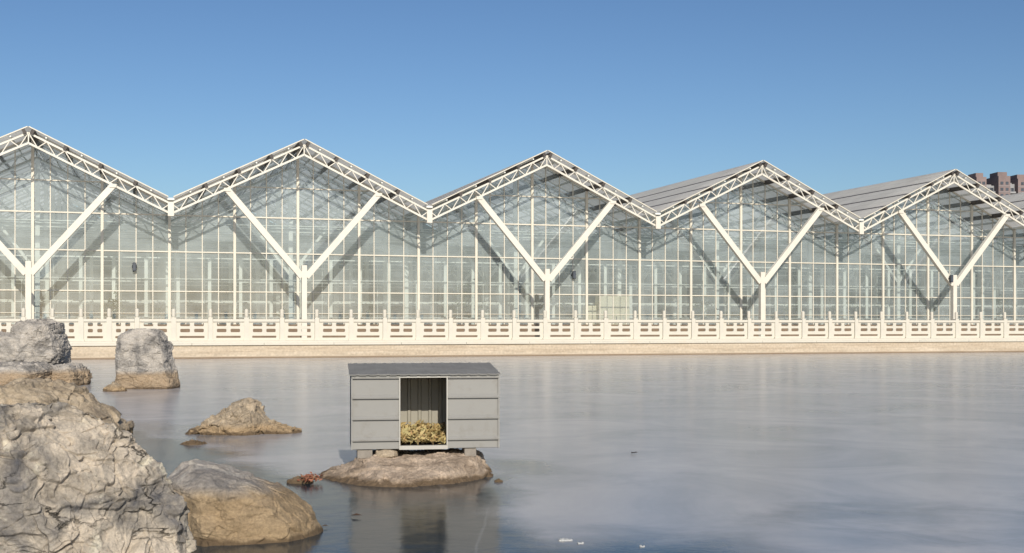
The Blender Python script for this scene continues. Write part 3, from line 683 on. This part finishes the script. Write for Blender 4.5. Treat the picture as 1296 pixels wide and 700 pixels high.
def rock(name, lobes, mt, n=110, seed=0, amp=.05, steps=.04, crack=.02, fine=.008, fs=1., strat=0., rift=0., cuts=7, cutd=.07, label=None, group=None, parent=None, cat='rock'):
    """lobes: (outline in photo pixels, distance, half depth, squareness p). The outline is only the frontal section; every lobe is a full solid."""
    VV = []; FF = []; off = 0
    for outline, Yc, D, p in lobes:
        o = np.array([(px(a, Yc), pz(b, Yc)) for a, b in outline]); c = o.mean(0)
        if True:
            lo, hi = o.min(0), o.max(0); c = (lo + hi) / 2 * .5 + c * .5
        rel = o - c; th = np.arctan2(rel[:, 1], rel[:, 0]); 
        # star radius by ray casting on the polygon
        T = np.linspace(-math.pi, math.pi, 721); Rr = np.zeros_like(T)
        for i in range(len(o)):
            A = rel[i]; Bv = rel[(i + 1) % len(o)]; e = Bv - A
            dx, dy = np.cos(T), np.sin(T); den = dx * e[1] - dy * e[0]
            with np.errstate(divide='ignore', invalid='ignore'):
                t = (A[0] * e[1] - A[1] * e[0]) / den; u = (A[0] * dy - A[1] * dx) / den
            ok = (u >= -1e-6) & (u <= 1 + 1e-6) & (t > 0); Rr = np.where(ok, np.maximum(Rr, t), Rr)
        V, Fc = cube_sphere(n)
        sx = (hi[0] - lo[0]) / 2; sz = (hi[1] - lo[1]) / 2
        d_ = V * np.array([sx, D, sz]); rho = np.hypot(d_[:, 0], d_[:, 2]); an = np.arctan2(d_[:, 2], d_[:, 0]); Rt = np.interp(an, T, Rr)
        gg = ((rho / Rt) ** p + np.abs(d_[:, 1] / D) ** p) ** (1 / p); Pt = d_ / gg[:, None] + np.array([c[0], Yc, c[1]])
        rg_ = random.Random(seed * 31 + len(VV))
        for k in range(cuts):
            nn = np.array([rg_.gauss(.25, .8), -abs(rg_.gauss(0, 1.)) - .25, rg_.gauss(.35, .55)]); nn /= np.linalg.norm(nn)
            pr = Pt @ nn; hh_ = pr.max() - cutd * rg_.uniform(.35, 1.4) * 2 * min(sx, max(sz, .1), D * 1.5); Pt = Pt - nn * (np.maximum(0, pr - hh_) * .93)[:, None]
        VV.append(Pt); FF.append(Fc + off); off += len(Pt)
    P = np.concatenate(VV); Fa = np.concatenate(FF)
    me = bpy.data.meshes.new(name); me.from_pydata(P.tolist(), [], Fa.tolist())
    bm = bmesh.new(); bm.from_mesh(me); bmesh.ops.remove_doubles(bm, verts=bm.verts, dist=1e-5); bmesh.ops.recalc_face_normals(bm, faces=bm.faces); bm.to_mesh(me); bm.free(); me.update()
    nv = len(me.vertices); P = np.empty(nv * 3); me.vertices.foreach_get('co', P); P = P.reshape(-1, 3)
    nr = np.empty(nv * 3, np.float32); me.vertex_normals.foreach_get('vector', nr); nr = nr.reshape(-1, 3).astype(float)
    S = max(P.max(0) - P.min(0)); Q = P / S * fs
    wp = np.stack([fbm(Q * 3 + k * 9.1, 3, seed + k * 7) for k in range(3)], 1) * .12
    f1, f2, idv = voro((Q + wp) * np.array([3.2, 3.2, 4.2]), seed); g1, g2, id2 = voro((Q + wp * 1.3) * 8.5, seed + 3)
    dsp = amp * fbm(Q * 2.2, 4, seed) + steps * (idv * np.clip((f2 - f1) * 14, 0, 1) + .45 * id2 * np.clip((g2 - g1) * 12, 0, 1))
    dsp -= crack * (np.exp(-((f2 - f1) / .035) ** 2) * (noise(Q * 4, seed + 77) > -.15) + .5 * np.exp(-((g2 - g1) / .05) ** 2) * (noise(Q * 7, seed + 78) > .15))
    for (fx, fy, fz, sd, wd, am) in ((1.6, 1.6, 4.2, 91, .018, 1.), (3.6, 3.6, 7.5, 93, .022, .6)):
        cz = fbm((Q + wp * .5) * np.array([fx, fy, fz]), 4, seed + sd, .45); dsp -= rift * am * np.exp(-(cz / wd) ** 2) * np.clip(noise(Q * 2.6, seed + sd + 20) * 3, 0, 1); dsp += rift * .5 * am * np.tanh(cz / .03)
    dsp += fine * fbm(Q * 22, 5, seed + 5, .6)
    if strat:
        ph = (Q[:, 2] + .25 * Q[:, 0] + .07 * fbm(Q * 3, 3, seed + 50)) * 15; tri = ph - np.floor(ph); dsp += strat * (np.clip(tri * 1.2, 0, 1) - .5) * (fbm(Q * 3, 2, seed + 60) > -.1)
    P2 = P + nr * (dsp * S)[:, None]
    me.vertices.foreach_set('co', P2.ravel()); me.update(); me.materials.append(mt); me.polygons.foreach_set('use_smooth', [True] * len(me.polygons))
    # move origin to the base
    c = (P2.min(0) + P2.max(0)) / 2; c[2] = 0; me.transform(Matrix.Translation((-c[0], -c[1], -c[2])))
    o = bpy.data.objects.new(name, me); COL.objects.link(o); o.location = c
    if parent: o.parent = parent
    if label: tag(o, label, cat, group)
    return o

# the big pale rock at the camera's left
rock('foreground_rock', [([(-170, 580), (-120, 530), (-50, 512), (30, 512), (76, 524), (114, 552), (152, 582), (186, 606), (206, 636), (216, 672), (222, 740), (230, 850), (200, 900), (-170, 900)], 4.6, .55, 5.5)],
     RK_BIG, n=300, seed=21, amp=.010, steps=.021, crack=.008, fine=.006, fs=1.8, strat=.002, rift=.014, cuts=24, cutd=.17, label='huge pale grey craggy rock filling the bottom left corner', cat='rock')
rock('boulder', [([(214, 640), (216, 600), (232, 586), (275, 589), (320, 606), (362, 628), (392, 652), (404, 680), (404, 740), (214, 740)], 8.7, .55, 2.5)],
     RK_BOULDER, n=170, seed=5, amp=.035, steps=.016, crack=.002, fine=.004, fs=1.2, strat=.002, rift=.006, label='rounded brown boulder with a grey top, in the dark ice beside the huge rock')
rock('shore_rock', [([(-60, 500), (-10, 492), (40, 486), (84, 494), (110, 512), (138, 530), (152, 546), (150, 590), (-60, 590)], 15.5, 1.2, 2.6)],
     RK_TAN, n=130, seed=8, amp=.035, steps=.035, crack=.012, fs=1.6, label='low brown rock just behind the huge pale rock at the left edge')
rock('layered_rock', [([(20, 440), (20, 413), (32, 407), (58, 405.5), (72, 409), (75, 418), (66, 440)], 31, .8, 3.),
                      ([(-40, 470), (-40, 418), (10, 422), (50, 417), (76, 425), (82, 440), (80, 458), (60, 478)], 31, 1.0, 3.2),
                      ([(-40, 510), (-40, 456), (20, 459), (52, 460), (64, 470), (60, 500), (40, 515)], 29.5, 1.2, 3.),
                      ([(68, 500), (74, 466), (80, 461), (96, 462), (106, 474), (109, 500)], 30.3, .8, 4.)],
     RK_GREY, n=100, seed=12, amp=.012, steps=.010, crack=.006, fine=.004, fs=3.2, strat=.005, rift=.006, label='stacked layered grey rock outcrop at the left edge, nearest the quay')
rock('pillar_rock', [([(151, 520), (152, 440), (154, 426), (166, 418), (186, 416), (203, 419), (207, 428), (213, 436), (216, 460), (222, 482), (222, 520)], 28.8, .6, 4.2)],
     RK_GREY, n=150, seed=15, amp=.012, steps=.013, crack=.004, fine=.006, fs=1.8, strat=.004, rift=.012, label='upright block shaped grey rock standing in the ice before the balustrade')
rock('small_rock', [([(127, 515), (132, 490), (142, 484), (152, 488), (160, 497), (160, 515)], 27.4, .28, 2.6)],
     RK_TAN, n=50, seed=16, amp=.05, steps=.06, label='small brown rock at the left foot of the block shaped rock')
rock('peaked_rock', [([(236, 590), (238, 548), (262, 534), (284, 520), (300, 511), (313, 506), (326, 516), (336, 530), (344, 540), (346, 590)], 16.9, .62, 2.3),
                     ([(318, 580), (322, 540), (340, 536), (360, 538), (377, 541), (378, 580)], 16.8, .3, 2.4)],
     RK_TAN, n=130, seed=18, amp=.030, steps=.030, crack=.014, fs=1.8, label='peaked tan rock with a low tail rising from the ice left of the duck shelter')
rock('flat_stone', [([(226, 580), (229, 561), (243, 557), (258, 559), (262, 564), (262, 580)], 15.2, .17, 2.5)],
     RK_TAN, n=50, seed=19, amp=.04, steps=.04, label='small flat tan stone barely above the ice before the peaked rock')
plat = rock('platform_rock', [([(440, 640), (446, 590), (456, 574), (480, 572.5), (520, 573), (560, 573.5), (598, 573), (608, 580), (614, 600), (614, 640)], 12.2, .50, 6.),
                          ([(388, 640), (394, 607), (420, 595), (446, 585), (470, 576), (540, 575), (598, 576), (614, 588), (626, 603), (628, 640)], 12.1, .98, 1.7)],
     RK_PLAT, n=170, seed=23, amp=.010, steps=.012, crack=.003, fs=2.1, rift=.005, cuts=0, label='broad flat topped tan rock carrying the grey duck shelter')
rock('small_stone', [([(361, 640), (364, 607), (376, 603), (390, 604), (399, 612), (399, 640)], 11.5, .13, 2.6)],
     RK_TAN, n=50, seed=24, amp=.03, steps=.03, label='small rounded stone at the left end of the shelter rock')

# red leaves on the gap
x, y = ground(392, 606); 
rg = random.Random(4)
pts = [(px(393, 11.5) + rg.gauss(0, .045), 11.45 + rg.gauss(0, .07), .03 + abs(rg.gauss(0, .018))) for i in range(170)]
tag(leaves('leaf_litter', pts, .024, REDL, None, .5, 4), 'heap of reddish dead leaves wedged between the small stone and the shelter rock', 'leaves', kind='stuff')

# ------------------------------------------------------------------ duck shelter
SR = R(9)
HX, HYY = px(539, 11.95), 11.95
Hs = empty('duck_shelter', (HX, HYY, 0), SR); tag(Hs, 'grey sheet metal duck shelter with an open middle doorway standing on the flat rock', 'shelter')
W2, DP = .735, .66; zb0 = pz(568, 11.95); zt0 = pz(475.5, 11.95)
ox0, ox1 = -.255, .205                       # doorway
def siding(x0, x1):
    m = MB(); prof = []; z = zb0 + .004; y = 0
    ribs = [pz(v, 11.95) for v in (556, 529.3, 502.8, 477.5)]
    prof.append((0, z))
    for r_ in ribs:
        prof += [(0, r_ - .012), (-.026, r_ - .010), (-.028, r_ + .004), (-.008, r_ + .024), (-.001, r_ + .03)]
    prof.append((0, zt0 - .003)); prof = [p for p in prof if p[1] <= zt0 - .002]
    n_ = len(prof); vs = [(x0, a, b) for a, b in prof] + [(x1, a, b) for a, b in prof] + [(x0, a + .012, b) for a, b in prof] + [(x1, a + .012, b) for a, b in prof]
    fs = []
    for i in range(n_ - 1): fs += [(i, n_ + i, n_ + i + 1, i + 1), (2 * n_ + i, 2 * n_ + i + 1, 3 * n_ + i + 1, 3 * n_ + i), (i, i + 1, 2 * n_ + i + 1, 2 * n_ + i), (n_ + i, 3 * n_ + i, 3 * n_ + i + 1, n_ + i + 1)]
    m.add(vs, fs); return m
siding(-W2, ox0 - .013).build('front_panel', SIDING, Hs); siding(ox1 + .013, W2).build('front_panel', SIDING, Hs)
def corr(x0, x1, yy, z0, z1, amp_=.014, pitch=.11, th=.01):
    m = MB(); P_ = []; x = x0
    while x < x1 - 1e-6:
        for dx, a in ((0, 0), (.3, 0), (.4, amp_), (.6, amp_), (.7, 0)):
            xx = x + dx * pitch
            if xx < x1: P_.append((xx, a))
        x += pitch
    P_.append((x1, 0)); n_ = len(P_)
    vs = [(a, yy - b, z0) for a, b in P_] + [(a, yy - b, z1) for a, b in P_] + [(a, yy - b + th, z0) for a, b in P_] + [(a, yy - b + th, z1) for a, b in P_]; fs = []
    for i in range(n_ - 1): fs += [(i, i + 1, n_ + i + 1, n_ + i), (2 * n_ + i, 3 * n_ + i, 3 * n_ + i + 1, 2 * n_ + i + 1)]
    m.add(vs, fs); return m
corr(-W2 + .01, W2 - .01, DP, zb0 + .01, zt0 + .065).build('back_panel', INSH, Hs)
for s in (-1, 1):
    m = MB(); x = s * W2; a, b = sorted((x - s * .012, x - s * .001)); 
    m.add([(a, .014, zb0), (a, DP - .02, zb0), (a, DP - .02, zt0 + .06), (a, .014, zt0), (b, .014, zb0), (b, DP - .02, zb0), (b, DP - .02, zt0 + .06), (b, .014, zt0)],
          [(0,1,2,3),(7,6,5,4),(0,4,5,1),(1,5,6,2),(2,6,7,3),(3,7,4,0)]); m.build('side_panel', SHROOF, Hs)
m = MB(); m.box(-W2 + .013, W2 - .013, .013, DP - .021, zb0, zb0 + .02); m.build('floor_board', CONC, Hs)
m = MB(); m.box(ox0 - .012, ox0, -.02, .03, zb0 + .035, zt0 - .02); m.box(ox1, ox1 + .012, -.02, .03, zb0 + .035, zt0 - .02)
m.box(ox0 - .012, ox1 + .012, -.022, .03, zb0 - .004, zb0 + .034); m.box(-W2, W2, -.021, -.005, zt0 - .019, zt0 + .001); m.build('door_frame', TRIM, Hs)
m = MB(); m.box(-W2 - .004, -W2 + .012, -.022, -.003, zb0, zt0 - .02); m.box(W2 - .012, W2 + .004, -.022, -.003, zb0, zt0 - .02); m.build('corner_trim', SIDING, Hs)
# roof sheet, ribs running front to back, rising to the rear
m = MB(); P_ = []; x = -W2 - .02; 
while x < W2 + .02:
    for dx, a in ((0, 0), (.6, 0), (.7, .003), (.9, .003)):
        xx = x + dx * .10
        if xx < W2 + .02: P_.append((xx, a))
    x += .10
n_ = len(P_); f0, f1_ = -.045, DP + .05; za, zb_ = zt0 + .005, zt0 + .092
vs = [(a, f0, za + b) for a, b in P_] + [(a, f1_, zb_ + b) for a, b in P_] + [(a, f0, za + b + .012) for a, b in P_] + [(a, f1_, zb_ + b + .012) for a, b in P_]
fs = []
for i in range(n_ - 1): fs += [(i, i + 1, n_ + i + 1, n_ + i), (2 * n_ + i, 3 * n_ + i, 3 * n_ + i + 1, 2 * n_ + i + 1), (i, 2 * n_ + i, 2 * n_ + i + 1, i + 1), (n_ + i, n_ + i + 1, 3 * n_ + i + 1, 3 * n_ + i)]
fs += [(0, n_, 3 * n_, 2 * n_), (n_ - 1, 3 * n_ - 1, 4 * n_ - 1, 2 * n_ - 1)]
m.add(vs, fs); m.build('roof', SHROOF, Hs)
# bedding
rg = random.Random(9); ch, sh_ = math.cos(SR), math.sin(SR)
def hw(x, y, z): return (HX + x * ch - y * sh_, HYY + x * sh_ + y * ch, z)
pts = []
for i in range(1900):
    x = rg.uniform(ox0 - .2, ox1 + .2); y = rg.uniform(.03, DP - .05); hmax = .06 + .13 * (y / DP) ** .8 * (1 - .35 * abs(x) / .5) + rg.uniform(-.02, .02)
    if x < ox0 or x > ox1: y = max(y, .05)
    pts.append(hw(x, y, zb0 + .03 + hmax * (rg.random() ** .35)))
tag(leaves('bedding', pts, .034, STRAW, None, .8, 9, elong=2.4), 'pile of yellow straw and dry leaves heaped in the doorway of the duck shelter', 'bedding', kind='stuff')
# supports
def block(xp, yl, w_, h_, label):
    X = px(xp, 11.95); m = MB(); m.box(-w_ / 2, w_ / 2, 0, .22, -h_, -.002); o = m.build('support_block', CONC, None, bevel=.008, loc=(X, HYY + (X - HX) * sh_ / ch + .02, zb0)); o.rotation_euler = (0, 0, SR)
    tag(o, label, 'block', 'concrete blocks under the duck shelter')
block(463, 0, .15, .09, 'concrete block under the left end of the duck shelter')
block(595, 0, .12, .09, 'concrete block under the right end of the duck shelter')
rock('support_stone', [([(474, 580), (476, 568.8), (494, 568.4), (503, 571), (503, 580)], 11.95, .12, 3.)], RK_TAN, n=30, seed=30, amp=.02, steps=.02, label='flat pale stone wedged beneath the duck shelter beside the left block')

# ------------------------------------------------------------------ bits on the ice
def chip(xp, yp, w_, label, mt=None, group=None, name='ice_chunk', cat='ice', h=.03, seed=0):
    x, y = ground(xp, yp); Yp = y
    a = w_ / 2; r_ = rock(name, [([(xp - a, yp + 3), (xp - a * .8, yp - 2), (xp, yp - 4 * h / .03), (xp + a * .7, yp - 2), (xp + a, yp + 3)], Yp, a / F * Yp * .7, 2.5)], mt or ICEW, n=14, seed=seed, amp=.05, steps=.08, fine=.02, crack=0, label=label, group=group, cat=cat)
    return r_
ICEW = plain('white_ice', (.42, .43, .43), .4, .1, 20.)
chip(631, 610, 12, 'pale ice chunk frozen at the right end of the shelter rock', RK_TAN, seed=1, name='ice_chunk')
chip(716, 684, 20, 'widest of the flat white ice chips lying in the dark ice at the bottom centre', seed=2, h=.006, group='white ice chips at the bottom centre')
chip(735, 688, 9, 'small flat white ice chip just right of the widest chip at the bottom centre', seed=3, h=.006, group='white ice chips at the bottom centre')
chip(813, 692, 8, 'lone small white ice chip lying farthest right at the bottom centre', seed=4, h=.006, group='white ice chips at the bottom centre')
def leafbit(xp, yp, s, label, seed):
    x, y = ground(xp, yp); tag(leaves('fallen_leaf', [(x, y, .012)], s, DRYDK, None, .1, seed), label, 'leaf')
DRYDK = leaf_mat('dark_dead_leaf', [(.05, .03, .02), (.09, .05, .03)])
leafbit(803, 575, .10, 'single dark dead leaf lying far out on the pale ice right of the shelter', 1)
leafbit(451, 655, .045, 'small brown leaf on the dark ice below the left end of the shelter rock', 2)
leafbit(411, 668, .04, 'small reddish leaf on the dark ice against the rounded boulder', 3)
